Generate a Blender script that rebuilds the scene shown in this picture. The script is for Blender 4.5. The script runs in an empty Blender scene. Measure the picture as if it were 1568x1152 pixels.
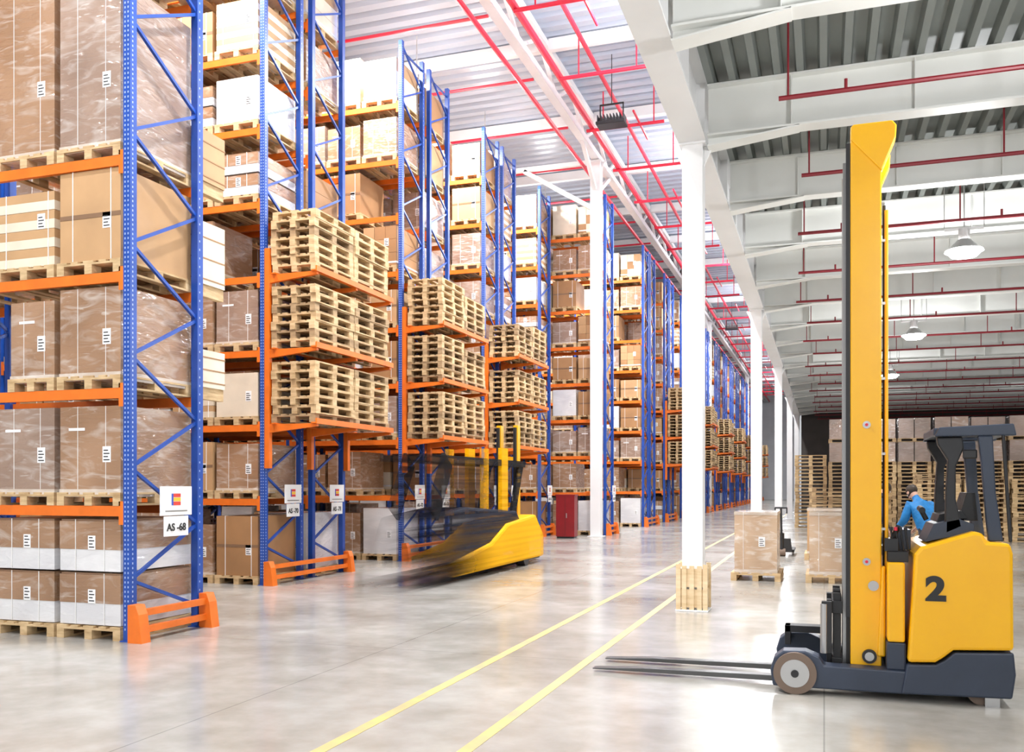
import bpy, math, random, bmesh
from mathutils import Vector, Matrix
random.seed(11)
S=bpy.context.scene
S.view_settings.view_transform='Standard'
S.view_settings.look='None'
S.view_settings.exposure=0.15

# ------------------------------------------------------------------ materials
def pm(name,col,rough=.5,metal=0,var=0.0,scale=4,stretch=(1,1,1),bump=0,coat=0,col2=None,rvar=0,bscale=None):
    m=bpy.data.materials.new(name); m.use_nodes=True
    nt=m.node_tree; N=nt.nodes; L=nt.links; b=N['Principled BSDF']
    b.inputs['Base Color'].default_value=(*col,1); b.inputs['Roughness'].default_value=rough
    b.inputs['Metallic'].default_value=metal
    if coat: b.inputs['Coat Weight'].default_value=coat; b.inputs['Coat Roughness'].default_value=.15
    if var or bump or col2 or rvar:
        tc=N.new('ShaderNodeTexCoord'); mp=N.new('ShaderNodeMapping'); mp.inputs['Scale'].default_value=stretch
        L.new(tc.outputs['Object'],mp.inputs['Vector'])
        n=N.new('ShaderNodeTexNoise'); n.inputs['Scale'].default_value=scale; n.inputs['Detail'].default_value=4
        L.new(mp.outputs['Vector'],n.inputs['Vector'])
        r=N.new('ShaderNodeValToRGB'); r.color_ramp.elements[0].position=.3; r.color_ramp.elements[1].position=.7
        c2=col2 if col2 else tuple(min(1,c*(1+var)) for c in col)
        c1=col if col2 else tuple(c*(1-var) for c in col)
        r.color_ramp.elements[0].color=(*c1,1); r.color_ramp.elements[1].color=(*c2,1)
        L.new(n.outputs['Fac'],r.inputs['Fac'])
        if var or col2: L.new(r.outputs['Color'],b.inputs['Base Color'])
        if bump:
            n2=N.new('ShaderNodeTexNoise'); n2.inputs['Scale'].default_value=bscale or scale*3; n2.inputs['Detail'].default_value=3
            L.new(mp.outputs['Vector'],n2.inputs['Vector'])
            bp=N.new('ShaderNodeBump'); bp.inputs['Strength'].default_value=bump; bp.inputs['Distance'].default_value=.02
            L.new(n2.outputs['Fac'],bp.inputs['Height']); L.new(bp.outputs['Normal'],b.inputs['Normal'])
    return m
def film(name,c1,c2,haze=(.62,.58,.55),amt=.5):
    """stretch-wrapped cardboard: brown board with wrinkled plastic film, its haze and highlights painted as pale streaks"""
    m=bpy.data.materials.new(name); m.use_nodes=True
    nt=m.node_tree; N=nt.nodes; L=nt.links; b=N['Principled BSDF']
    tc=N.new('ShaderNodeTexCoord')
    n0=N.new('ShaderNodeTexNoise'); n0.inputs['Scale'].default_value=1.1; L.new(tc.outputs['Object'],n0.inputs['Vector'])
    r0=N.new('ShaderNodeValToRGB'); r0.color_ramp.elements[0].position=.38; r0.color_ramp.elements[1].position=.62
    r0.color_ramp.elements[0].color=(*c1,1); r0.color_ramp.elements[1].color=(*c2,1); L.new(n0.outputs['Fac'],r0.inputs['Fac'])
    mp=N.new('ShaderNodeMapping'); mp.inputs['Rotation'].default_value=(.5,.6,0); mp.inputs['Scale'].default_value=(1.5,1.5,4.5); L.new(tc.outputs['Object'],mp.inputs['Vector'])
    n1=N.new('ShaderNodeTexNoise'); n1.inputs['Scale'].default_value=1.6; n1.inputs['Detail'].default_value=3; n1.inputs['Distortion'].default_value=1.4; L.new(mp.outputs['Vector'],n1.inputs['Vector'])
    mr=N.new('ShaderNodeMapRange'); mr.inputs['From Min'].default_value=.5; mr.inputs['From Max'].default_value=.8; mr.inputs['To Max'].default_value=amt; L.new(n1.outputs['Fac'],mr.inputs['Value'])
    # thin pale streaks: highlights on the film creases, painted into the colour
    mp2=N.new('ShaderNodeMapping'); mp2.inputs['Rotation'].default_value=(.25,-.35,0); mp2.inputs['Scale'].default_value=(2.2,2.2,12); L.new(tc.outputs['Object'],mp2.inputs['Vector'])
    n2=N.new('ShaderNodeTexNoise'); n2.inputs['Scale'].default_value=1.5; n2.inputs['Detail'].default_value=2; n2.inputs['Distortion'].default_value=.6; L.new(mp2.outputs['Vector'],n2.inputs['Vector'])
    mr2=N.new('ShaderNodeMapRange'); mr2.inputs['From Min'].default_value=.64; mr2.inputs['From Max'].default_value=.72; mr2.inputs['To Max'].default_value=amt*.7; L.new(n2.outputs['Fac'],mr2.inputs['Value'])
    ad=N.new('ShaderNodeMath'); ad.operation='ADD'; ad.use_clamp=True; L.new(mr.outputs['Result'],ad.inputs[0]); L.new(mr2.outputs['Result'],ad.inputs[1])
    mx=N.new('ShaderNodeMixRGB'); L.new(ad.outputs[0],mx.inputs['Fac']); L.new(r0.outputs['Color'],mx.inputs['Color1']); mx.inputs['Color2'].default_value=(*haze,1)
    L.new(mx.outputs['Color'],b.inputs['Base Color']); b.inputs['Roughness'].default_value=.4
    b.inputs['Coat Weight'].default_value=1; b.inputs['Coat Roughness'].default_value=.06; b.inputs['Coat IOR'].default_value=1.6
    ad2=N.new('ShaderNodeMath'); ad2.operation='ADD'; L.new(n1.outputs['Fac'],ad2.inputs[0]); L.new(n2.outputs['Fac'],ad2.inputs[1])
    bp=N.new('ShaderNodeBump'); bp.inputs['Strength'].default_value=1; bp.inputs['Distance'].default_value=.04; L.new(ad2.outputs[0],bp.inputs['Height'])
    L.new(bp.outputs['Normal'],b.inputs['Coat Normal'])
    return m
def emit(name,col,s):
    m=bpy.data.materials.new(name); m.use_nodes=True; b=m.node_tree.nodes['Principled BSDF']
    b.inputs['Base Color'].default_value=(*col,1); b.inputs['Emission Color'].default_value=(*col,1); b.inputs['Emission Strength'].default_value=s
    return m
M={}
M['blue']=pm('rack_blue',(.012,.068,.36),.35,var=.15)
M['slot']=pm('slot_pale',(.35,.45,.70),.5)
M['orange']=pm('rack_orange',(.80,.17,.014),.4,var=.12)
M['wood']=pm('pallet_wood',(.42,.27,.125),.75,var=.0,col2=(.72,.53,.30),scale=3,stretch=(1.3,1.3,7),bump=.2)
M['woodd']=pm('pallet_wood_dark',(.26,.17,.085),.8,col2=(.48,.33,.18),scale=3,stretch=(1.3,1.3,7))
M['kraft']=pm('kraft_carton',(.38,.20,.085),.6,var=.14,scale=1.5)
M['kraft2']=pm('tan_carton',(.50,.30,.145),.6,var=.12,scale=1.5)
M['wrap']=film('wrapped_carton',(.28,.15,.075),(.39,.225,.125),(.70,.64,.58),amt=.55)
M['wrap2']=film('wrapped_grey_carton',(.27,.175,.125),(.36,.245,.18),(.70,.66,.62),amt=.55)
M['cream']=pm('cream_carton',(.74,.64,.50),.5,var=.1,scale=2,bump=.2)
M['white']=film('white_film',(.66,.66,.68),(.80,.80,.80),(.95,.95,.95),.4)
M['tape']=pm('tape',(.24,.14,.08),.3)
M['strap']=pm('strap',(.85,.85,.83),.4)
M['label']=pm('label_paper',(.88,.88,.88),.5)
M['ink']=pm('ink',(.02,.02,.02),.5)
M['signw']=pm('sign_white',(.9,.9,.9),.4)
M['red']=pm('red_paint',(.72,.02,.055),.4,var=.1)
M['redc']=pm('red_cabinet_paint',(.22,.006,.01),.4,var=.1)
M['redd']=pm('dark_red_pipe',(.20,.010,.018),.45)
M['yel']=pm('truck_yellow',(1.0,.50,.0),.32,var=.03,coat=.3)
M['navy']=pm('truck_navy',(.030,.042,.070),.4,var=.1)
M['black']=pm('black_plastic',(.012,.012,.014),.45)
M['steel']=pm('steel',(.45,.45,.45),.35,metal=.8)
M['rubber']=pm('wheel_poly',(.16,.11,.08),.5)
M['whitep']=pm('white_paint_steel',(.82,.82,.82),.45,var=.04,scale=1)
M['cream_beam']=pm('girder_paint',(.78,.79,.76),.5,var=.05,scale=1)
M['logor']=pm('logo_red',(.7,.05,.03),.5); M['logoy']=pm('logo_yellow',(.9,.55,.03),.5); M['logob']=pm('logo_blue',(.05,.1,.5),.5)

class MB:
    def __init__(s): s.v=[];s.f=[];s.m=[];s.mats=[]
    def mi(s,k):
        if k not in s.mats: s.mats.append(k)
        return s.mats.index(k)
    def add(s,vs,fs,k):
        n=len(s.v); s.v+=[tuple(v) for v in vs]; i=s.mi(k)
        for f in fs: s.f.append(tuple(a+n for a in f)); s.m.append(i)
    BF=[(0,3,2,1),(4,5,6,7),(0,1,5,4),(1,2,6,5),(2,3,7,6),(3,0,4,7)]
    def box(s,x0,x1,y0,y1,z0,z1,k):
        if x0>x1:x0,x1=x1,x0
        if y0>y1:y0,y1=y1,y0
        s.add([(x0,y0,z0),(x1,y0,z0),(x1,y1,z0),(x0,y1,z0),(x0,y0,z1),(x1,y0,z1),(x1,y1,z1),(x0,y1,z1)],MB.BF,k)
    def bar(s,p,q,w,h,k,up=(0,0,1)):
        p=Vector(p);q=Vector(q);d=(q-p).normalized();u=Vector(up)
        if abs(d.dot(u))>.98:u=Vector((0,1,0))
        a=d.cross(u).normalized()*w/2; b=a.cross(d).normalized()*h/2
        s.add([p-a-b,p+a-b,p+a+b,p-a+b,q-a-b,q+a-b,q+a+b,q-a+b],MB.BF,k)
    def cyl(s,p,q,r,k,n=16,r2=None,caps=True):
        p=Vector(p);q=Vector(q);r2=r if r2 is None else r2
        d=(q-p).normalized();u=Vector((0,0,1)) if abs(d.z)<.9 else Vector((1,0,0))
        a=d.cross(u).normalized();b=d.cross(a)
        vs=[];
        for i in range(n):
            t=2*math.pi*i/n; o=a*math.cos(t)+b*math.sin(t)
            vs.append(p+o*r)
        for i in range(n):
            t=2*math.pi*i/n; o=a*math.cos(t)+b*math.sin(t)
            vs.append(q+o*r2)
        fs=[(i,(i+1)%n,n+(i+1)%n,n+i) for i in range(n)]
        if caps: fs+=[tuple(range(n)),tuple(range(n,2*n))]
        s.add(vs,fs,k)
    def prism(s,pts,a,b,k,axis='y'):
        n=len(pts)
        if axis=='y': vs=[(x,a,z) for x,z in pts]+[(x,b,z) for x,z in pts]
        elif axis=='x': vs=[(a,y,z) for y,z in pts]+[(b,y,z) for y,z in pts]
        else: vs=[(x,y,a) for x,y in pts]+[(x,y,b) for x,y in pts]
        s.add(vs,[tuple(range(n)),tuple(range(n,2*n))]+[(i,(i+1)%n,n+(i+1)%n,n+i) for i in range(n)],k)
    def mesh(s,name,origin=(0,0,0)):
        o=origin
        me=bpy.data.meshes.new(name); me.from_pydata([(v[0]-o[0],v[1]-o[1],v[2]-o[2]) for v in s.v],[],s.f)
        for k in s.mats: me.materials.append(M[k])
        me.polygons.foreach_set('material_index',s.m)
        bm=bmesh.new(); bm.from_mesh(me); bmesh.ops.recalc_face_normals(bm,faces=bm.faces); bm.to_mesh(me); bm.free()
        me.update(); return me
def ob(name,data,loc=(0,0,0),parent=None,bevel=0,rot=None):
    o=bpy.data.objects.new(name,data); S.collection.objects.link(o); o.location=loc
    if rot:o.rotation_euler=rot
    if parent:o.parent=parent
    if bevel:
        b=o.modifiers.new('bev','BEVEL'); b.width=bevel; b.segments=2; b.limit_method='ANGLE'; b.angle_limit=math.radians(40)
        b.harden_normals=False
    return o
def empty(name,loc): return ob(name,None,loc)
def text(name,body,size,loc,rot,mat,parent=None,off=0.0,align='CENTER'):
    c=bpy.data.curves.new(name,'FONT'); c.body=body; c.size=size; c.align_x=align; c.offset=off; c.extrude=.002
    t=ob(name+'_tmp',c); dg=bpy.context.evaluated_depsgraph_get(); dg.update()
    me=bpy.data.meshes.new_from_object(t.evaluated_get(dg)); bpy.data.objects.remove(t)
    me.materials.clear(); me.materials.append(M[mat])
    return ob(name,me,loc,parent,rot=rot)

# ------------------------------------------------------------------ pallets / loads
def pallet(mb,x0,y0,z0,wx=.8,wy=1.2,k='wood',lite=False):
    bw=.1
    for cx in (x0,x0+wx/2-bw/2,x0+wx-bw):
        mb.box(cx,cx+bw,y0,y0+wy,z0,z0+.022,k)
        for cy in (y0,y0+wy/2-.07,y0+wy-.14):
            mb.box(cx,cx+bw,cy,cy+.14,z0+.022,z0+.1,k)
    for cy in (y0,y0+wy/2-.07,y0+wy-.14):
        mb.box(x0,x0+wx,cy,cy+.14,z0+.1,z0+.122,k)
    n=5
    for i in range(n):
        w=.14 if i%2==0 else .1
        cx=x0+(wx-w)*i/(n-1)
        mb.box(cx,cx+w,y0,y0+wy,z0+.122,z0+.144,k)
def palletx(mb,x0,y0,z0,wx=.8,wy=1.2,k='wood'):
    t=MB(); pallet(t,0,0,0,wy,wx,k)
    mb.add([(x0+v[1],y0+v[0],z0+v[2]) for v in t.v],t.f,k)
def label(mb,x,y,z,w=.11,h=.17):
    mb.box(x,x+w,y-.003,y,z,z+h,'label')
    for i in range(4):
        mb.box(x+.015,x+w-.015-(i%2)*.02,y-.005,y-.003,z+.02+i*.034,z+.032+i*.034,'ink')
def load(mb,x0,x1,y,z,h,kind,pk='wood'):
    w=x1-x0
    pallet(mb,x0,y,z,w,1.2,pk); z+=.144; a=x0+.02;b=x1-.02;c=y+.03;d=y+1.17
    if kind in('wrap','wrap2','kraft','kraft2','cream','white'):
        mb.box(a,b,c,d,z,z+h,kind)
        label(mb,b-.24,c,z+h*.35)
        if kind in('wrap','wrap2') :
            for t in (.28,.72): mb.box(a+w*t,a+w*t+.006,c-.004,c,z,z+h,'strap')
            if random.random()<.5: mb.box(a+.12,a+.34,c-.003,c,z+h*.72,z+h*.72+.03,'label')
            mb.box(a-.008,b+.008,c-.008,d+.008,z-.05,z+.035,'foil')
        if kind in('kraft','kraft2'):
            mb.box(a,b,c-.003,c,z+h*.5-.025,z+h*.5+.025,'tape')
            for t in (.2,.8): mb.box(a+w*t,a+w*t+.01,c-.006,d+.006,z,z+h+.004,'strap')
    elif kind=='two':
        hh=h/2
        for i in range(2):
            zz=z+i*hh
            mb.box(a,b,c,d,zz+.01,zz+hh*.42,'white'); mb.box(a-.004,b+.004,c-.004,d+.004,zz+hh*.42,zz+hh-.03,'wrap'); mb.box(a+.01,b-.01,c+.01,d-.01,zz+hh-.03,zz+hh-.01,'tape')
            label(mb,a+w*.45,c-.004,zz+hh*.42,.1,.15)
            for t in (.25,.7): mb.box(a+w*t,a+w*t+.008,c-.01,c-.004,zz+.01,zz+hh-.012,'strap')
    elif kind=='small':
        n=3; r=max(2,int(h/.28)); hh=h/r
        for j in range(r):
            for i in range(n):
                kk=random.choice(['kraft2','kraft2','cream','kraft'])
                ww=(b-a)/n
                mb.box(a+i*ww+.004,a+(i+1)*ww-.004,c,d,z+j*hh+.003,z+(j+1)*hh-.003,kk)
        mb.box(a-.003,b+.003,c-.003,d+.003,z+.06,z+.1,'white'); label(mb,b-.3,c-.003,z+h*.5)
    elif kind=='stripe':
        r=4; hh=h/r
        for j in range(r):
            mb.box(a,b,c,d,z+j*hh,z+j*hh+hh*.5,'cream'); mb.box(a,b,c,d,z+j*hh+hh*.5,z+(j+1)*hh-.004,'kraft2')
        label(mb,b-.24,c,z+h*.5); mb.box(a+w*.15,a+w*.15+.01,c-.006,c,z,z+h,'strap'); mb.box(a+w*.85,a+w*.85+.01,c-.006,c,z,z+h,'strap')
M['foil']=film('bunched_film',(.52,.42,.33),(.66,.58,.5),(.9,.88,.85),.6)
KINDS=['wrap','wrap2','wrap','kraft','kraft2','cream','white','two','small','wrap','stripe','wrap2']
LV=[1.44+1.24*i for i in range(8)]
H=11.5; BAY=2.86
def frame(mb,x,y0,H,slots=False):
    for yy in (y0,y0+1.1):
        mb.box(x-.09,x,yy,yy+.1,.01,H,'blue')
        mb.box(x-.12,x+.03,yy-.02,yy+.12,0,.01,'blue')
        if slots:
            z=.12
            while z<H-.1:
                if yy==y0:
                    mb.box(x-.072,x-.058,yy-.002,yy,z,z+.022,'slot'); mb.box(x-.032,x-.018,yy-.002,yy,z,z+.022,'slot')
                mb.box(x,x+.002,yy+.03,yy+.045,z,z+.022,'slot')
                z+=.05 if yy==y0 else .1
    ya=y0+.05; yb=y0+1.15; z=.65; xx=x-.045
    mb.bar((xx,yb,.25),(xx,ya,.65),.035,.035,'blue')
    while z<H-.8:
        mb.bar((xx,ya,z),(xx,yb,z+.56),.035,.035,'blue')
        if z+1.2<H: mb.bar((xx,yb,z+.56),(xx,ya,z+1.2),.035,.035,'blue')
        z+=1.2
    mb.bar((xx,ya,H-.2),(xx,yb,H-.2),.035,.035,'blue')
def rack(mb,y0,nb,lv,H,slots=False):
    for i in range(nb+1):
        frame(mb,-i*BAY,y0,H,slots and i<1)
    for i in range(nb):
        xa=-i*BAY-.09; xb=-(i+1)*BAY
        for z in lv:
            for yy in (y0+.0,y0+1.14):
                mb.box(xb,xa,yy+.005,yy+.055,z-.11,z,'orange')
                for xe in (xa-.06,xb):
                    mb.box(xe,xe+.06,yy-.0 if yy<y0+.5 else yy+.055,(yy+.005) if yy<y0+.5 else yy+.06,z-.2,z+.05,'orange')
def loads(mb,y0,nb,lv,H,first=None,prob=.95,skip=()):
    allz=[0]+list(lv)
    for i in range(nb):
        for j in range(3):
            x1=-i*BAY-.13-j*.90; x0=x1-.86
            for li,z in enumerate(allz):
                gap=(allz[li+1]-z-.12) if li+1<len(allz) else 1.25
                if (i,j,li) in skip: continue
                if first and (i==0 and j<2) and li in first[j]:
                    k,h,ins=first[j][li]; load(mb,x0+ins,x1,y0,z,h,k); continue
                if random.random()>prob: continue
                h=(gap-.144)*random.uniform(.72,.93)
                load(mb,x0,x1,y0,z,h,random.choice(KINDS))
def guard(mb,x,y0,y1):
    for yy in (y0-.06,y1-.1):
        mb.prism([(x+.02,.0),(x+.2,.0),(x+.16,.3),(x+.12,.40),(x+.02,.40)],yy,yy+.14,'orange')
    for z in (.09,.27):
        mb.box(x+.06,x+.12,y0+.08,y1-.1,z,z+.07,'orange')

# ------------------------------------------------------------------ near rack (row 1)
X1=-6.95; Y1=7.85
lv1=[1.44,2.70,3.94,5.18,7.35,8.6,9.85]
e=empty('pallet_rack',(X1,Y1,0))
mb=MB(); rack(mb,0,3,lv1,H,True); guard(mb,0,0,1.2)
ob('rack_frame',mb.mesh('rack_frame_near'),(0,0,0),e)
first=[{0:('two',1.16,0),1:('wrap',.93,0),2:('wrap',.95,0),3:('kraft2',.98,0),4:('wrap2',1.75,0),5:('wrap',.95,0)},
       {0:('two',1.16,0),1:('wrap2',.93,0),2:('wrap',.85,.2),3:('stripe',.82,0),4:('wrap',1.8,0),5:('kraft',.95,0)}]
mb=MB(); loads(mb,0,3,lv1,H,first,1,skip=((0,2,2),(0,2,4),(0,2,1),(1,0,4),(1,0,2)))
for z,h,k in ((2.70,.45,'cream'),(3.94,.75,'cream'),(5.18,.62,'kraft2')):
    for xx in (-.95,-.55,-.2): mb.box(xx,xx+.08,1.21,1.75,z,z+.144,'wood')
    mb.box(-.98,-.1,1.21,1.75,z+.144,z+.144+h,k)
    for q in range(3): mb.box(-.985,-.095,1.2,1.755,z+.2+q*h/3,z+.215+q*h/3,'kraft')
ob('palletized_cartons',mb.mesh('cartons_near'),(X1,Y1,0),None,.006)
def sign(parent,y,z,body,x=.13):
    mb=MB(); mb.box(x,x+.008,y-.26,y+.26,z,z+.32,'signw')
    mb.box(x+.008,x+.01,y-.08,y-.05,z+.11,z+.24,'logob');mb.box(x+.008,x+.01,y-.05,y+.07,z+.20,z+.24,'logor')
    mb.box(x+.008,x+.01,y-.05,y+.07,z+.155,z+.195,'logoy');mb.box(x+.008,x+.01,y-.05,y+.07,z+.11,z+.15,'logor')
    mb.box(x+.008,x+.01,y-.18,y+.18,z+.04,z+.055,'steel')
    mb.box(x,x+.008,y-.2,y+.2,z-.23,z-.01,'signw')
    mb.box(x-.13,x,y-.01,y+.01,z+.1,z+.12,'steel')
    ob('aisle_sign',mb.mesh('sign'),(0,0,0),parent)
    text('sign_text',body,.115,(x+.012,y,z-.17),(math.pi/2,0,math.pi/2),'ink',parent,.002)
sign(e,.56,1.33,'AS -68')

# ------------------------------------------------------------------ other racks
var_r=[];var_l=[]
for v in range(3):
    mb=MB(); rack(mb,0,3,LV,H,v==0); var_r.append(mb.mesh('rack_half_%d'%v))
    mb=MB(); loads(mb,0,3,LV,H,None,.95); var_l.append(mb.mesh('cartons_half_%d'%v))
def end_shelf():
    mb=MB()
    for yy in (-.02,1.3,2.62):
        mb.box(.0,.09,yy,yy+.09,1.95,5.6,'orange')
        for z in (2.70,3.94,5.18):
            mb.prism([(.09,z-.16),(.09,z-.02),(.98,z-.02),(.98,z-.07)],yy+.01,yy+.08,'orange')
    for z in (2.70,3.94,5.18):
        for xx in (.15,.9): mb.box(xx,xx+.08,-.05,2.74,z-.02,z,'orange')
        mb.box(.985,1.01,-.05,2.74,z-.03,z+.06,'orange')
    return mb.mesh('end_shelf')
def end_pallets(n=7,zs=(2.70,3.94,5.18),ks=('wood',)):
    mb=MB()
    for z in zs:
        for yb in (.0,1.34):
            for i in range(n if isinstance(n,int) else random.choice(n)):
                dx=random.uniform(-.02,.02);dy=random.uniform(-.025,.025)
                pallet(mb,.13+dx,yb+dy,z+i*.1445,.82,1.30,random.choice(ks))
    return mb.mesh('pallet_stack')
es=end_shelf(); ep=[end_pallets(7,ks=('wood','wood','wood','woodd')),end_pallets((6,7,7),ks=('wood','wood','woodd')),]
epd=end_pallets((6,7),ks=('wood','woodd','wood'))
mb=MB(); guard(mb,0,0,2.7); gd=mb.mesh('double_guard')
mb=MB(); guard(mb,0,0,1.2); gs=mb.mesh('single_guard')
rows=[(13.05,-8.8,-8.8,1),(18.28,-8.8,-8.8,1),(23.45,-8.8,-8.8,1),(28.65,-8.8,-6.95,0)]
y=37.0;k=0
while y<112:
    rows.append((y,-6.95,-6.95,1 if k%2==1 else 0)); y+=5.2;k+=1
for ri,(y0,xa,xb,shelf) in enumerate(rows):
    e=empty('pallet_rack',(xa,y0,0))
    ob('rack_frame_front',var_r[0 if ri<4 else 1],(0,0,0),e)
    ob('rack_frame_rear',var_r[(ri+1)%3],(xb-xa,1.5,0),e)
    ob('palletized_cartons',var_l[ri%3],(xa,y0,0)); ob('palletized_cartons',var_l[(ri+1)%3],(xb,y0+1.5,0))
    if xa==xb: ob('end_guard',gd,(0,0,0),e)
    else:
        ob('end_guard',gs,(0,0,0),e); ob('end_guard_rear',gs,(xb-xa,1.5,0),e)
    if shelf:
        ob('cantilever_shelf',es,(0.01,0,0),e)
        ob('pallet_stack',ep[ri%2] if ri!=2 else epd,(xa+.01,y0,0))
    if ri<4:
        sign(e,.65,1.36,'AS -%d'%(70+2*ri)); sign(e,2.15,1.36,'AS -%d'%(71+2*ri),.13+(xb-xa))

# ------------------------------------------------------------------ room shell
def simple(name,boxes,k,bevel=0):
    mb=MB()
    for b in boxes: mb.box(*b,k)
    return ob(name,mb.mesh(name),(0,0,0),None,bevel)
fm=bpy.data.materials.new('polished_concrete'); fm.use_nodes=True; nt=fm.node_tree;N=nt.nodes;L=nt.links;b=N['Principled BSDF']
tc=N.new('ShaderNodeTexCoord')
n1=N.new('ShaderNodeTexNoise');n1.inputs['Scale'].default_value=.55;n1.inputs['Detail'].default_value=7;n1.inputs['Roughness'].default_value=.62
n2=N.new('ShaderNodeTexNoise');n2.inputs['Scale'].default_value=3.5;n2.inputs['Detail'].default_value=7
L.new(tc.outputs['Object'],n1.inputs['Vector']);L.new(tc.outputs['Object'],n2.inputs['Vector'])
r1=N.new('ShaderNodeValToRGB');r1.color_ramp.elements[0].position=.34;r1.color_ramp.elements[1].position=.64
r1.color_ramp.elements[0].color=(.32,.30,.26,1);r1.color_ramp.elements[1].color=(.47,.462,.43,1)
L.new(n1.outputs['Fac'],r1.inputs['Fac'])
mx=N.new('ShaderNodeMixRGB');mx.blend_type='MULTIPLY';mx.inputs['Fac'].default_value=.5
r2=N.new('ShaderNodeValToRGB');r2.color_ramp.elements[0].position=.36;r2.color_ramp.elements[1].position=.62
r2.color_ramp.elements[0].color=(.76,.75,.73,1)
L.new(n2.outputs['Fac'],r2.inputs['Fac']);L.new(r1.outputs['Color'],mx.inputs['Color1']);L.new(r2.outputs['Color'],mx.inputs['Color2'])
bk=N.new('ShaderNodeTexBrick');bk.offset=0;bk.inputs['Scale'].default_value=1;bk.inputs['Brick Width'].default_value=4.2;bk.inputs['Row Height'].default_value=4.2
bk.inputs['Mortar Size'].default_value=.006;bk.inputs['Color1'].default_value=(1,1,1,1);bk.inputs['Color2'].default_value=(1,1,1,1);bk.inputs['Mortar'].default_value=(.65,.65,.65,1)
L.new(tc.outputs['Object'],bk.inputs['Vector'])
mx2=N.new('ShaderNodeMixRGB');mx2.blend_type='MULTIPLY';mx2.inputs['Fac'].default_value=1
L.new(mx.outputs['Color'],mx2.inputs['Color1']);L.new(bk.outputs['Color'],mx2.inputs['Color2']);L.new(mx2.outputs['Color'],b.inputs['Base Color'])
mr=N.new('ShaderNodeMapRange');mr.inputs['To Min'].default_value=.10;mr.inputs['To Max'].default_value=.30;L.new(n1.outputs['Fac'],mr.inputs['Value']);L.new(mr.outputs['Result'],b.inputs['Roughness'])
b.inputs['Specular IOR Level'].default_value=.75
M['floor']=fm
XL,XR,YB,YE=-18.0,16.0,-9.0,120.0; ZH=13.7
simple('floor',[(XL,XR,YB,YE,-.2,0)],'floor')
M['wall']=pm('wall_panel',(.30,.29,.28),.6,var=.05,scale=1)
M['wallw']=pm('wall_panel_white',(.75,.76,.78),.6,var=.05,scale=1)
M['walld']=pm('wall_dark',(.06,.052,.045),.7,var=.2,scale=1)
simple('wall_left',[(XL-.2,XL,YB,YE,0,ZH+.3)],'wall')
simple('wall_far',[(XL,-1.66,YE-.2,YE,0,ZH+.3)],'wallw')
simple('wall_right',[(XR,XR+.2,YB,62,0,7.4)],'wall')
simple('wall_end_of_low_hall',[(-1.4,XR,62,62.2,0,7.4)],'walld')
simple('wall_clerestory',[(-1.66,-1.5,YB,YE,7.15,ZH+.3)],'wallw')
simple('wall_low_hall_side',[(-1.66,-1.5,62.2,YE,0,7.15)],'wallw')
M['deckL']=pm('deck_low',(.22,.24,.225),.5,metal=.1,var=.1,scale=1)
M['deckH']=pm('deck_high',(.44,.49,.58),.3,var=.10,scale=.25)
def corr_y(name,x0,x1,y0,y1,z,p,d,k):
    mb=MB();vs=[];x=x0
    prof=[(0,0),(.3,0),(.4,1),(.9,1)]
    pts=[]
    while x<x1:
        for a,bq in prof: pts.append((x+a*p,z+bq*d))
        x+=p
    pts.append((x,z))
    n=len(pts);vs=[(a,y0,c) for a,c in pts]+[(a,y1,c) for a,c in pts]
    mb.add(vs,[(i,i+1,n+i+1,n+i) for i in range(n-1)],k); return ob(name,mb.mesh(name))
def corr_x(name,x0,x1,y0,y1,z,p,d,k):
    mb=MB();pts=[];y=y0
    while y<y1:
        for a,bq in [(0,0),(.5,0),(.6,1),(.9,1)]: pts.append((y+a*p,z+bq*d))
        y+=p
    pts.append((y,z));n=len(pts);vs=[(x0,a,c) for a,c in pts]+[(x1,a,c) for a,c in pts]
    mb.add(vs,[(i,i+1,n+i+1,n+i) for i in range(n-1)],k); return ob(name,mb.mesh(name))
corr_y('ceiling_low_hall',-1.45,XR,YB,62,6.93,.28,.14,'deckL')
corr_x('ceiling_high_hall',XL,-1.66,YB,YE,ZH,.5,.12,'deckH')

GY=[12.3+3*i for i in range(-7,17)]
mb=MB()
for y in GY:
    mb.box(-1.45,XR,y-.015,y+.015,6.27,6.9,'cream_beam')
    mb.box(-1.45,XR,y-.13,y+.13,6.25,6.275,'cream_beam'); mb.box(-1.45,XR,y-.13,y+.13,6.9,6.925,'cream_beam')
    mb.prism([(-1.45,6.12),(-1.45,6.25),(-.3,6.25)],y-.015,y+.015,'cream_beam'); mb.bar((-1.45,y,6.12),(-.3,y,6.25),.26,.02,'cream_beam')
    x=-.4
    while x<XR:
        mb.box(x,x+.012,y-.12,y+.12,6.275,6.9,'cream_beam'); x+=1.45
g=ob('ceiling_girders',mb.mesh('girders'))
mb=MB()
mb.box(-1.83,-1.47,YB,YE,6.2,6.24,'whitep'); mb.box(-1.69,-1.61,YB,YE,6.24,7.0,'whitep'); mb.box(-1.83,-1.47,YB,YE,7.0,7.05,'whitep')
y=-8.7
while y<YE:
    mb.box(-1.8,-1.5,y,y+.015,6.24,7.0,'whitep'); y+=1.5
ob('ceiling_main_beam',mb.mesh('main_beam'))
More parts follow.
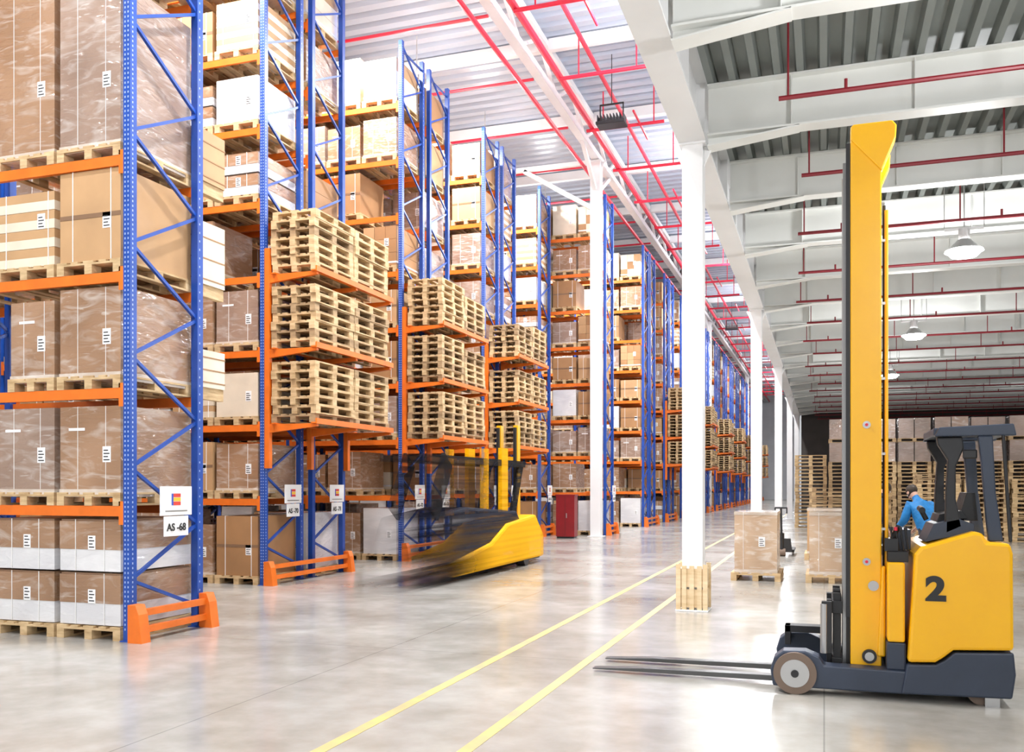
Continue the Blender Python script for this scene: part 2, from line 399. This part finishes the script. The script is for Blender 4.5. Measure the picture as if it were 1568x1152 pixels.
def column(x,y,h,w=.27,guardk=None):
    e=empty('steel_column',(x,y,0)); mb=MB()
    mb.box(-w/2,w/2,-w/2,w/2,.02,h,'whitep'); mb.box(-w/2-.08,w/2+.08,-w/2-.08,w/2+.08,0,.02,'whitep')
    mb.box(-w/2-.04,w/2+.04,-w/2-.04,w/2+.04,h-.03,h,'whitep')
    for sx in (-1,1): mb.prism([(sx*w/2,h-.03),(sx*(w/2+.12),h-.03),(sx*w/2,h-.3)],-.01,.01,'whitep')
    ob('shaft',mb.mesh('shaft'),(0,0,0),e,.006)
    if guardk:
        mb=MB(); g=w/2+.01
        for i in range(2):
            zc=.05+i*.27
            for a in (-1,1):
                mb.box(-g-.05,g+.05,a*g,a*(g+.035),zc,zc+.24,'crate')
                mb.box(a*g,a*(g+.035),-g,g,zc,zc+.24,'crate')
        for ax in (-1,1):
            for ay in (-1,1):
                mb.box(ax*(g+.0),ax*(g+.06),ay*(g+.035),ay*(g+.06),0,.62,'crate')
        for i in (-1,0,1): mb.box(i*.1-.03,i*.1+.03,-g-.055,-g-.035,.0,.6,'crate')
        ob('wood_guard',mb.mesh('wood_guard'),(0,0,0),e)
M['crate']=pm('crate_wood',(.60,.43,.23),.7,col2=(.80,.64,.42),scale=3,stretch=(1,1,5))
for i in range(-1,9):
    column(-1.65,12.35+12*i,6.2,.27,True if i==0 else None)
for y in (-1,29.4,60.4,91.6): column(-7.1,y,12.35,.34)
mb=MB(); tx=-7.1
mb.box(tx-.12,tx+.12,YB,YE-.2,12.37,12.57,'whitep'); mb.box(tx-.1,tx+.1,YB,YE-.2,13.42,13.6,'whitep')
y=YB;f=0
while y<YE-3:
    mb.bar((tx,y,12.55 if f else 13.42),(tx,y+1.6,13.42 if f else 12.55),.09,.09,'whitep'); y+=1.6; f=1-f
yy=-7.0
while yy<YE-3:
    for x0,x1 in ((XL,tx-.1),(tx+.1,-1.7)):
        mb.box(x0,x1,yy-.09,yy+.09,13.35,13.66,'whitep')
    yy+=5.1
for y in (-1,29.4,60.4,91.6):
    mb.bar((tx-.18,y+.3,10.9),(tx-2.6,y+.3,12.5-.1),.14,.14,'whitep'); mb.bar((tx-.1,y+.3,12.45),(XL,y+.3,12.45),.14,.14,'whitep')
    mb.bar((tx,y-.2,11.4),(tx,y-1.9,12.4),.12,.12,'whitep'); mb.bar((tx,y+.2,11.4),(tx,y+1.9,12.4),.12,.12,'whitep')
ob('ceiling_truss',mb.mesh('truss'))
mb=MB(); m2=MB()
for (x,z,r) in ((-6.5,12.3,.085),(-5.75,12.85,.06),(-6.8,12.75,.04)):
    mb.cyl((x,YB,z),(x,YE-1,z),r,'red',8)
m2.cyl((-7.5,YB,12.2),(-7.5,YE-1,12.2),.06,'red',8)
y=-6;i=0
while y<110:
    a=-6.75+random.uniform(0,.3)
    mb.cyl((a,y,12.2),(a+2.3,y,12.2),.05,'red',8)
    for xx in (a+.5,a+2.0): mb.cyl((xx,y,12.2),(xx,y,13.3),.02,'red',6)
    if i%2: mb.cyl((a+1.6,y-1,12.2),(a+1.6,y+1.2,12.2),.035,'red',6)
    m2.cyl((-13,y+1.3,12.9),(-7.6,y+1.3,12.9),.04,'red',6)
    y+=3.6;i+=1
ob('sprinkler_pipe',mb.mesh('pipes_high')); ob('sprinkler_pipe',m2.mesh('pipes_high_left'))
mb=MB()
for j,y in enumerate(GY):
    yy=y+1.1+random.uniform(-.2,.2)
    a=-.35+random.uniform(-.3,.1)
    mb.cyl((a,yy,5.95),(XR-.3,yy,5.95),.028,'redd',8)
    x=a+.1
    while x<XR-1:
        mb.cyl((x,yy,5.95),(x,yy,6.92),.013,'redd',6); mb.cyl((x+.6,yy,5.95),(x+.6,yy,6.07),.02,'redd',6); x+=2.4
ob('sprinkler_pipe',mb.mesh('pipes_low'))
M['line']=pm('yellow_line_paint',(.42,.37,.22),.4,col2=(.72,.54,.18),scale=3)
simple('floor_line_marking',[(-2.16,-2.07,YB+1,60,.0005,.003),(-3.02,-2.93,YB+1,60,.0005,.003)],'line')

# ------------------------------------------------------------------ lamps
M['bulb']=emit('lamp_glow',(1,1,1),45)
M['dome']=pm('lamp_dome',(.6,.6,.6),.3,metal=.5)
def point(name,loc,e,r=.2,col=(.98,.985,1),parent=None,spot=0):
    l=bpy.data.lights.new(name,'SPOT' if spot else 'POINT'); l.energy=e; l.shadow_soft_size=r; l.color=col
    if spot: l.spot_size=math.radians(spot); l.spot_blend=.6
    return ob(name,l,loc,parent)
def highbay(x,y,z,en):
    e=empty('high_bay_lamp',(x,y,z)); mb=MB()
    mb.cyl((0,0,.0),(0,0,.2),.3,'dome',24,.1,False); mb.cyl((0,0,.2),(0,0,.38),.09,'dome',16); mb.cyl((0,0,.38),(0,0,6.92-z),.012,'dome',6)
    mb.cyl((0,0,-.08),(0,0,.02),.2,'bulb',24,.29); mb.box(-.3,.3,-.02,.02,.36,.4,'dome')
    for s in (-.3,.3): mb.cyl((s,0,.4),(s,0,6.92-z),.008,'dome',6)
    ob('lamp_body',mb.mesh('lamp_body'),(0,0,0),e)
    point('lamp_light',(0,0,-.32),en,.2,parent=e)
for yl,en in ((-1.2,380),(7.8,380),(16.8,330),(25.8,270),(34.8,190),(46.8,90)):
    highbay(2.2,yl,5.55,en)
    highbay(9.5,yl,5.55,en*.8)
def flood(x,y,z):
    e=empty('floodlight',(x,y,z)); mb=MB()
    mb.box(-.4,.4,-.25,.25,0,.07,'black')
    for i in range(9): mb.box(-.36+i*.09-.01,-.36+i*.09+.01,-.22,.22,.07,.26,'black')
    mb.box(-.38,.38,-.23,.23,-.012,0,'black'); mb.box(-.34,-.31,-.02,.02,.1,.6,'black');mb.box(.31,.34,-.02,.02,.1,.6,'black');mb.box(-.34,.34,-.02,.02,.58,.62,'black')
    mb.cyl((0,0,.62),(0,0,ZH-z-.01),.012,'black',6)
    ob('flood_body',mb.mesh('flood_body'),(0,0,0),e)
flood(-5.6,25.0,11.7); flood(-5.6,60,11.7)
def pendant(x,y,z,es,ep_):
    e=empty('pendant_lamp',(x,y,z)); mb=MB()
    mb.cyl((0,0,.05),(0,0,.25),.25,'dome',20,.12,False); mb.cyl((0,0,.25),(0,0,ZH-z-.01),.015,'dome',6); mb.cyl((0,0,.04),(0,0,.06),.22,'bulb',20)
    ob('lamp_body',mb.mesh('pl'),(0,0,0),e); point('lamp_light',(0,0,-.1),es,.25,parent=e,spot=165)
    if ep_: point('ceiling_fill',(0,0,-.3),ep_,.3,parent=e)  # extra point light below the lamp, added to brighten the ceiling
for y in (-2,9,20,31,43,56,70,86,102): pendant(-3.85,y+.2,12.4,2500,480)
for y in (4.5,11,17.1,22.3,27.5,34.2): pendant(-10.3,y,12.3,2500,160)

# ------------------------------------------------------------------ reach truck
O=(.45,8.2,0); T=empty('forklift',O)
def part(mb,name,bev=.0): return ob(name,mb.mesh(name,O),(0,0,0),T,bev)
M['forks']=pm('fork_steel',(.10,.10,.10),.35,metal=.6)
mb=MB()
for ya,yb in ((7.62,7.80),(8.60,8.78)):
    mb.prism([(-.39,.05),(-.41,.18),(-.38,.28),(-.31,.335),(-.14,.34),(-.04,.30),(.0,.235),(.62,.225),(.62,.05),(.0,.05)],ya,yb,'navy')
mb.box(.30,.62,7.80,8.60,.06,.22,'navy')
part(mb,'load_legs',.012)
mb=MB()
for ya,yb in ((7.585,7.70),(8.70,8.815)):
    mb.cyl((-.22,ya,.165),(-.22,yb,.165),.165,'rubber',40); mb.cyl((-.22,ya-.006,.165),(-.22,yb+.006,.165),.11,'steel',32); mb.cyl((-.22,ya-.02,.165),(-.22,yb+.02,.165),.03,'black',16)
mb.cyl((1.12,7.66,.10),(1.12,7.76,.10),.10,'rubber',24);mb.cyl((1.12,8.3,.13),(1.12,8.42,.13),.13,'rubber',24)
mb.box(1.14,1.24,7.62,7.75,.0,.07,'steel')
part(mb,'wheels')
mb=MB()
mb.prism([(.56,.055),(.60,.285),(.80,.295),(.86,.33),(.93,.395),(1.33,.415),(1.345,.25),(1.32,.07)],7.6,8.8,'navy')
mb.box(.46,.60,7.66,8.74,.22,.44,'navy')
part(mb,'chassis',.015)
mb=MB()
mb.prism([(.605,.30),(.655,1.13),(.70,1.19),(1.06,1.31),(1.12,1.30),(1.15,1.235),(1.305,1.225),(1.325,1.15),(1.33,.43),(.925,.41),(.85,.345),(.80,.31)],7.595,8.805,'yel')
part(mb,'body_hull',.025)
mb=MB(); mb.box(.465,.59,7.64,8.76,.445,1.06,'yel'); mb.prism([(.40,.30),(.46,.30),(.46,1.02),(.43,1.02)],7.78,7.84,'yel'); part(mb,'battery_cover',.015)
mb=MB()
mb.box(.47,.62,7.7,8.7,1.06,1.14,'black'); mb.box(.45,.55,7.75,7.95,1.14,1.24,'black'); mb.cyl((.50,7.85,1.2),(.56,7.85,1.34),.02,'black')
mb.box(.56,.66,8.0,8.5,1.14,1.3,'navy'); mb.cyl((.60,7.72,1.1),(.47,7.72,1.1),.012,'steel',8)
for i in range(4): mb.cyl((.52+i*.035,7.8,1.14),(.50+i*.035,7.8,1.30),.008,'black',8); mb.cyl((.50+i*.035,7.8,1.30),(.50+i*.035,7.8,1.33),.014,'red' if i==1 else 'black',8)
mb.prism([(.74,1.22),(.80,1.36),(.98,1.40),(1.08,1.36),(1.08,1.30)],7.72,8.3,'navy')
mb.prism([(.84,1.37),(.86,1.43),(1.02,1.46),(1.06,1.40)],7.9,8.4,'black')
mb.prism([(1.04,1.38),(1.02,1.46),(1.06,1.60),(1.12,1.60),(1.14,1.38)],7.95,8.35,'black')
mb.cyl((.78,8.05,1.38),(.74,8.05,1.46),.02,'black',12); mb.cyl((.74,7.95,1.46),(.74,8.15,1.47),.025,'black',12)
part(mb,'operator_station',.01)
mb=MB()
for ya in (7.66,8.5): mb.prism([(.80,2.03),(.83,2.10),(1.34,2.12),(1.36,2.03)],ya,ya+.08,'navy')
mb.box(.80,.9,7.74,8.5,2.04,2.10,'navy'); mb.box(1.24,1.34,7.74,8.5,2.04,2.11,'navy')
for i in range(5): mb.box(.90,1.24,7.82+i*.14,7.86+i*.14,2.05,2.09,'navy')
PIL=[(.88,1.28),(1.0,1.34),(.955,1.55),(.955,1.8),(1.01,1.94),(1.0,2.03),(.82,2.03),(.83,1.97),(.90,1.85),(.885,1.6)]
mb.prism(PIL,7.72,7.80,'black')
mb.prism([(p[0]-.0,p[1]) for p in PIL],8.44,8.52,'black')
for yy in (7.66,8.5): mb.prism([(1.17,1.235),(1.27,1.235),(1.22,1.6),(1.20,2.03),(1.10,2.03),(1.12,1.85),(1.14,1.6)],yy,yy+.07,'navy')
for yy in (7.68,8.52): mb.bar((1.27,yy,2.05),(1.32,yy,1.23),.025,.025,'black')
mb.box(1.0,1.1,7.7,7.72,1.86,1.93,'black')
part(mb,'overhead_guard',.01)
mb=MB()
for ya,yb in ((7.80,7.90),(8.50,8.60)):
    mb.box(.20,.43,ya,yb,.22,4.42,'yel')
    mb.prism([(.20,4.42),(.43,4.15),(.46,4.22),(.535,4.40),(.54,4.50),(.51,4.54),(.22,4.54),(.20,4.52)],ya-.015,yb+.015,'yel')
mb.box(.22,.42,7.9,8.5,4.3,4.5,'yel'); mb.box(.34,.42,7.9,8.5,.24,.5,'yel'); mb.box(.34,.42,7.9,8.5,2.2,2.34,'yel'); mb.box(.34,.42,7.9,8.5,1.1,1.24,'yel')
part(mb,'mast_outer',.01)
mb=MB()
for ya,yb in ((7.90,7.97),(8.43,8.50)): mb.box(.17,.33,ya,yb,.12,4.38,'black'); 
for ya,yb in ((7.97,8.03),(8.37,8.43)): mb.box(.145,.30,ya,yb,.10,4.30,'steel')
for ya in (7.81,8.57): mb.box(.165,.198,ya,ya+.03,.6,4.4,'black')
mb.cyl((.30,8.1,.2),(.30,8.1,2.6),.04,'steel');mb.cyl((.30,8.3,.2),(.30,8.3,2.6),.04,'steel')
part(mb,'mast_inner')
mb=MB()
for z in (1.05,2.14): mb.cyl((.32,7.79,z),(.32,7.80,z),.03,'steel',20); mb.cyl((.32,7.783,z),(.32,7.79,z),.012,'red',12)
mb.cyl((.37,7.785,.86),(.37,7.80,.86),.04,'steel',20)
mb.cyl((.34,7.77,.30),(.34,7.80,.30),.055,'black',24); mb.cyl((.34,7.765,.30),(.34,7.77,.30),.035,'steel',24)
mb.cyl((.47,7.86,.95),(.47,7.86,3.85),.014,'yel',12)
for z in (1.3,1.9,2.5,3.1,3.6): mb.box(.43,.48,7.85,7.87,z,z+.02,'steel')
mb.cyl((.455,7.9,.95),(.455,7.9,3.9),.012,'black',10)
part(mb,'mast_fittings')
mb=MB()
for z in (.16,.62): mb.box(.06,.14,7.86,8.54,z,z+.1,'black')
for yy in (7.9,8.14,8.26,8.48): mb.box(.07,.13,yy,yy+.04,.12,.78,'black')
mb.box(-.02,.06,7.80,7.86,.3,.72,'black'); mb.cyl((.0,7.82,.3),(.0,7.82,.7),.03,'steel',12)
for yy in (7.93,8.42):
    mb.box(.02,.06,yy,yy+.1,.03,.72,'black')
    mb.prism([(.06,.025),(.06,.075),(-1.5,.06),(-1.95,.035),(-1.95,.025)],yy,yy+.1,'forks')
mb.box(-.33,.05,8.45,8.6,.36,.42,'black'); mb.box(-.33,-.28,8.45,8.6,.25,.42,'black')
part(mb,'fork_carriage',.004)
nd=text('number_decal','2',.30,(.80-O[0],7.590-O[1],.79),(math.pi/2,0,0),'ink',T,.014)
nd.scale=(.92,.82,1)

# ------------------------------------------------------------------ forklift in motion
def blur(name,col,y0,y1,amax=.9,y2=None,lo=.6):
    m=pm(name,col,.65); nt=m.node_tree;N=nt.nodes;L=nt.links;b=N['Principled BSDF']
    b.inputs['Specular IOR Level'].default_value=.15
    g=N.new('ShaderNodeNewGeometry'); s=N.new('ShaderNodeSeparateXYZ'); L.new(g.outputs['Position'],s.inputs[0])
    r=N.new('ShaderNodeMapRange'); r.interpolation_type='SMOOTHSTEP'; r.inputs['From Min'].default_value=y0;r.inputs['From Max'].default_value=y1;r.inputs['To Max'].default_value=amax
    L.new(s.outputs['Y'],r.inputs['Value'])
    mp=N.new('ShaderNodeMapping');mp.inputs['Scale'].default_value=(3,.08,11);L.new(g.outputs['Position'],mp.inputs['Vector'])
    n=N.new('ShaderNodeTexNoise');n.inputs['Scale'].default_value=1.2;n.inputs['Detail'].default_value=3;L.new(mp.outputs['Vector'],n.inputs['Vector'])
    r2=N.new('ShaderNodeMapRange');r2.inputs['From Min'].default_value=.35;r2.inputs['From Max'].default_value=.6;r2.inputs['To Min'].default_value=lo
    L.new(n.outputs['Fac'],r2.inputs['Value'])
    mu=N.new('ShaderNodeMath');mu.operation='MULTIPLY';L.new(r.outputs['Result'],mu.inputs[0]);L.new(r2.outputs['Result'],mu.inputs[1])
    last=mu
    if y2:
        r3=N.new('ShaderNodeMapRange');r3.inputs['From Min'].default_value=y2[0];r3.inputs['From Max'].default_value=y2[1];r3.inputs['To Min'].default_value=1;r3.inputs['To Max'].default_value=0
        L.new(s.outputs['Y'],r3.inputs['Value']); m2=N.new('ShaderNodeMath');m2.operation='MULTIPLY';L.new(mu.outputs[0],m2.inputs[0]);L.new(r3.outputs['Result'],m2.inputs[1]);last=m2
    L.new(last.outputs[0],b.inputs['Alpha']); return m
M['bnavy']=blur('moving_navy',(.010,.014,.030),12.9,15.2,.94,(17.6,18.9),.55)
M['bcab']=blur('moving_cab',(.008,.012,.028),12.9,16.0,.5,(17.2,18.6),.25)
M['byel']=blur('moving_yellow',(1,.50,.0),13.8,16.6,.98,(19.0,19.5),.8)
M['byel2']=blur('moving_yellow_thin',(1,.50,.0),15.4,16.6,.8,(18.2,18.9))
M['bblk']=blur('moving_black',(.006,.006,.008),12.2,15,.9,(18.2,18.9),.5)
FO=(-6.35,17,0); F=empty('forklift',FO)
mb=MB()
mb.prism([(13.2,.35),(13.0,.70),(13.3,1.15),(15.0,1.28),(17.6,1.15),(18.3,.6),(18.2,.35)],-6.8,-5.9,'bnavy','x')
mb.prism([(14.2,.12),(14.0,.36),(16.0,.60),(16.9,.92),(18.7,1.05),(19.3,.6),(19.3,.12)],-6.86,-5.84,'byel','x')
ob('moving_body',mb.mesh('mb1',FO),(0,0,0),F,.05)
mb=MB(); mb.box(-6.75,-5.95,13.2,18.3,2.05,2.17,'bblk'); mb.box(-6.6,-6.1,13.6,17.8,1.25,2.05,'bcab')
for x in (-6.7,-6.0): mb.bar((x,13.6,1.2),(x,14.2,2.1),.06,.4,'bblk')
for x in (-6.7,-6.0): mb.bar((x,17.6,1.1),(x,18.1,2.1),.06,.25,'bblk')
for x in (-6.72,-6.02): mb.box(x,x+.08,16.8,17.15,1.1,2.4,'byel2'); mb.box(x,x+.08,15.8,16.05,1.1,2.35,'byel2')
ob('moving_guard',mb.mesh('mb2',FO),(0,0,0),F)
mb=MB()
for x in (-6.60,-6.22):
    mb.box(x-.05,x+.05,18.45,18.62,.1,2.95,'yel'); mb.box(x-.03,x+.03,18.38,18.45,.1,2.9,'black')
mb.box(-6.6,-6.2,18.5,18.6,2.2,2.28,'yel'); mb.box(-6.6,-6.2,18.5,18.6,1.2,1.3,'yel'); mb.box(-6.8,-6.0,18.64,18.72,.25,.8,'black')
for x in (-6.7,-6.2): mb.box(x,x+.1,18.72,19.8,.04,.08,'black')
ob('moving_mast',mb.mesh('mb3',FO),(0,0,0),F)
mb=MB()
for x in (-6.86,-6.06):
    mb.cyl((x,18.1,.2),(x+.2,18.1,.2),.2,'black',24)
mb.box(-6.7,-6.0,12.0,18.0,.05,.22,'bblk')
ob('moving_wheels',mb.mesh('mb4',FO),(0,0,0),F)

# ------------------------------------------------------------------ goods on the floor
def goods(x,y,w,h,kind,d=1.0):
    mb=MB(); pallet(mb,-w/2,0,0,w,1.2,'wood'); a,b_=-w/2+.06,w/2-.06
    mb.box(a,b_,.04,1.14,.144,h,kind); mb.box(a-.006,b_+.006,.034,1.146,h-.05,h+.004,'foil'); mb.box(a-.006,b_+.006,.034,1.146,.12,.2,'foil')
    label(mb,.05,.034,h*.5); mb.box(a+.15,a+.156,.03,.034,.2,h,'strap')
    ob('wrapped_carton_pallet',mb.mesh('wg'),(x,y,0),None,.01)
M['wrapt']=film('wrapped_tan_carton',(.46,.30,.18),(.56,.39,.25),(.82,.78,.72),.7)
goods(-1.13,16.4,.84,1.2,'wrapt'); goods(.12,16.4,.84,1.2,'wrapt'); goods(.0,21.5,.84,1.15,'kraft2'); goods(2.15,18.4,.9,1.2,'cream')
def stack(x,y,n,boxes,kp):
    mb=MB()
    for i in range(n): palletx(mb,x+random.uniform(-.02,.02),y+random.uniform(-.02,.02),i*.1445,1.2,.8,random.choice(kp))
    ob('pallet_stack',mb.mesh('ps'))
    z=n*.1445+.002
    if boxes:
        mb=MB()
        for t in range(boxes):
            h=random.uniform(.74,.80); palletx(mb,x,y,z,1.2,.8,'woodd')
            mb.box(x+.03,x+.58,y+.02,y+.78,z+.144,z+.144+h,'wrap3');mb.box(x+.61,x+1.17,y+.02,y+.78,z+.144,z+.144+h,random.choice(['wrap3','wrap2']))
            z+=.146+h
        ob('palletized_cartons',mb.mesh('pc'))
M['wrap3']=film('dark_wrapped_carton',(.19,.13,.095),(.28,.19,.145),(.4,.36,.34),.35)
x=-1.1;i=0
while x<13:
    stack(x,38+random.uniform(-.2,.2),17 if i else 20,2 if i>0 else 0,['wood','wood','woodd']); x+=1.26;i+=1
x=2.7
while x<14:
    stack(x,30.5,random.choice((13,14,12)),0,['wood','woodd','wood']); x+=1.3
stack(-.4,33,11,0,['wood','woodd']); stack(.95,33.2,13,0,['wood','woodd'])
for (x,y,n) in ((7.2,20.5,12),(8.6,20.6,12),(10.4,20.4,9)): stack(x,y,n,0,['wood','woodd'])
mb=MB(); mb.box(-.3,.3,-.2,.2,.06,1.35,'redc'); mb.box(-.32,.32,-.22,.22,1.35,1.39,'redc'); mb.box(-.28,.28,-.18,.18,0,.06,'black'); mb.box(-.004,.004,-.204,-.2,.1,1.32,'black'); mb.box(.03,.06,-.22,-.2,.65,.8,'steel')
ob('fire_cabinet',mb.mesh('fire_cabinet'),(-7.75,28.1,0),None,.006)
e=empty('hand_pallet_truck',(-.95,22.6,0)); mb=MB()
for s in (-.2,.2): mb.box(s-.08,s+.08,-.0,1.1,.1,.15,'black'); mb.cyl((s,1.0,.06),(s+.05,1.0,.06),.055,'rubber')
mb.prism([(-.24,.1),(.24,.1),(.2,.42),(-.2,.42)],-.15,.0,'black'); mb.cyl((-.09,-.1,.1),(.09,-.1,.1),.1,'rubber',20); mb.bar((0,-.1,.3),(0,-.45,1.15),.05,.04,'black')
mb.cyl((-.14,-.45,1.15),(.14,-.45,1.15),.02,'black'); mb.bar((-.13,-.42,1.02),(-.13,-.45,1.15),.03,.03,'black');mb.bar((.13,-.42,1.02),(.13,-.45,1.15),.03,.03,'black'); mb.cyl((0,-.12,.1),(0,-.12,.55),.06,'black')
ob('truck_body',mb.mesh('hpt'),(0,0,0),e)

# ------------------------------------------------------------------ people
M['skin']=pm('skin',(.62,.36,.26),.5); M['hair']=pm('hair',(.04,.025,.015),.6)
M['jblue']=pm('jacket_blue',(.008,.19,.50),.6,var=.25,scale=7,bump=.6); M['jnavy']=pm('jacket_navy',(.015,.03,.09),.6,var=.2,bump=.4)
M['pants']=pm('work_trousers',(.03,.035,.05),.7,var=.2,bump=.3); M['boot']=pm('boots',(.02,.018,.015),.5)
def person(loc,rotz,jacket,bend=55,reach=True):
    E=empty('worker',loc); E.rotation_euler=(0,0,rotz)
    b=math.radians(bend); d=Vector((0,math.sin(b),math.cos(b)))
    fw=Vector((0,math.cos(b),-math.sin(b)))
    P=[];R=[];Ed=[];tags=[]
    def v(p,r): P.append(Vector(p));R.append(r);return len(P)-1
    def e_(a,b_,t): Ed.append((a,b_));tags.append((a,b_,t))
    pel=v((0,-.12 if bend>20 else 0,.95),(.18,.14)); base=P[pel]
    wa=v(base+d*.16,(.185,.145)); ch=v(base+d*.36,(.215,.165)); sh=v(base+d*.50,(.16,.12)); ne=v(base+d*.58,(.06,.06))
    hd_dir=(d+fw*.25).normalized()
    he0=v(base+d*.66+fw*.02,(.06,.065)); he1=v(P[he0]+hd_dir*.08,(.085,.10)); he2=v(P[he0]+hd_dir*.17,(.075,.085))
    e_(pel,wa,'j');e_(wa,ch,'j');e_(ch,sh,'j');e_(sh,ne,'s');e_(ne,he0,'s');e_(he0,he1,'s');e_(he1,he2,'h')
    for sx in (-1,1):
        hip=v(base+Vector((sx*.10,0,-.06)),(.10,.105)); kn=v((sx*.13,.06+(.08*sx if bend>20 else 0),.50),(.075,.08)); an=v((sx*.14,-.04+(.1*sx if bend>20 else 0),.10),(.055,.06))
        hl=P[an]; toe=v((hl.x+sx*.02,hl.y+.17,.045),(.045,.035)); 
        e_(pel,hip,'p');e_(hip,kn,'p');e_(kn,an,'p');e_(an,toe,'b')
        s=v(base+d*.47+Vector((sx*.20,0,0)),(.095,.095))
        if reach: el=v(P[s]+Vector((sx*.06,.06,-.27)),(.075,.075)); wr=v(P[el]+Vector((-sx*.04,.22,-.13)),(.048,.046))
        else: el=v(P[s]+Vector((sx*.06,-.02,-.29)),(.07,.07)); wr=v(P[el]+Vector((0,.1,-.23)),(.045,.043))
        hdv=(P[wr]-P[el]).normalized(); pm_=v(P[wr]+hdv*.07,(.036,.02)); 
        e_(ch,s,'j');e_(s,el,'j');e_(el,wr,'j');e_(wr,pm_,'s')
        side=Vector((1,0,0))
        for i,l in enumerate((.065,.08,.075,.055)):
            a=v(P[pm_]+hdv*.035+side*(i-1.5)*.02,(.009,.009)); b2=v(P[a]+hdv*l*.55+Vector((0,0,-.008)),(.008,.008)); c=v(P[b2]+hdv*l*.4+Vector((0,0,-.022)),(.007,.007))
            e_(pm_,a,'s');e_(a,b2,'s');e_(b2,c,'s')
        a=v(P[pm_]-hdv*.02-side*sx*.035,(.011,.011)); b2=v(P[a]+hdv*.045-side*sx*.015,(.009,.009)); e_(pm_,a,'s'); e_(a,b2,'s')
    me=bpy.data.meshes.new('worker_body'); me.from_pydata([tuple(p) for p in P],Ed,[])
    o=ob('tmpbody',me); sk=o.modifiers.new('skin','SKIN'); ss=o.modifiers.new('sub','SUBSURF'); ss.levels=2; ss.render_levels=2
    for i,r in enumerate(R):
        r=r if isinstance(r,tuple) else (r,r); me.skin_vertices[0].data[i].radius=r
        me.skin_vertices[0].data[i].use_root=(i==pel)
    dg=bpy.context.evaluated_depsgraph_get(); dg.update()
    m2=bpy.data.meshes.new_from_object(o.evaluated_get(dg)); bpy.data.objects.remove(o)
    m2.materials.clear(); order=['skin','hair',jacket,'pants','boot']; mp={'s':0,'h':1,'j':2,'p':3,'b':4}
    for k in order: m2.materials.append(M[k])
    for p in m2.polygons:
        c=p.center;best=9;bt='j'
        for a,b_,t in tags:
            A=P[a];B=P[b_];ab=B-A;t_=max(0,min(1,(c-A).dot(ab)/ab.length_squared));dd=(c-(A+ab*t_)).length
            ra=R[a][0]*(1-t_)+R[b_][0]*t_
            dd=dd-ra*.9
            if dd<best: best=dd;bt=t
        p.material_index=mp[bt]; p.use_smooth=True
    zmin=min(vv.co.z for vv in m2.vertices)
    for vv in m2.vertices: vv.co.z-=zmin
    ob('body',m2,(0,0,0),E)
    mb=MB(); hc=P[he1]-Vector((0,0,zmin)); f=(hd_dir.cross(Vector((1,0,0))))*-1
    if f.dot(fw)<0:f=-f
    fc=hc+f*.095
    mb.cyl(fc-f*.01+hd_dir*.0,fc+f*.022-hd_dir*.02,.016,'skin',8,.012)
    for sx in (-1,1):
        ec=hc+f*.088+Vector((sx*.032,0,0))+hd_dir*.02; mb.cyl(ec,ec+f*.008,.011,'label',8); mb.cyl(ec+f*.008,ec+f*.01,.005,'ink',8)
        ea=hc+Vector((sx*.085,0,0)); mb.cyl(ea,ea+Vector((sx*.015,0,0)),.028,'skin',10,.02)
    mc=hc+f*.09-hd_dir*.045; mb.bar(mc-Vector((.025,0,0)),mc+Vector((.025,0,0)),.01,.008,'redc')
    ob('face',mb.mesh('face'),(0,0,0),E)
    bm=bmesh.new(); bmesh.ops.create_icosphere(bm,subdivisions=3,radius=1)
    for vv in bm.verts: vv.co=Vector((vv.co.x*.092,vv.co.y*.108,vv.co.z*.10))
    hm=bpy.data.meshes.new('hair'); bm.to_mesh(hm); bm.free(); hm.materials.append(M['hair'])
    for p in hm.polygons:p.use_smooth=True
    ho=ob('hair',hm,hc+hd_dir*.045-f*.022,E); ho.rotation_euler=(-math.acos(max(-1,min(1,hd_dir.z))),0,0)
person((1.62,17.0,0),math.radians(35),'jblue',32,True)
person((.92,19.2,0),math.radians(-70),'jnavy',25,False)

# ------------------------------------------------------------------ world + camera
w=bpy.data.worlds.new('world'); S.world=w; w.use_nodes=True
w.node_tree.nodes['Background'].inputs[0].default_value=(.97,.985,1,1); w.node_tree.nodes['Background'].inputs[1].default_value=1.25
cd=bpy.data.cameras.new('camera'); cam=ob('camera',cd,(0,0,1.65)); cam.rotation_euler=(math.pi/2,0,math.radians(18.85))
cd.sensor_width=36; cd.lens=36*1400/1568; cd.shift_y=169/1568; cd.clip_end=300
S.camera=cam
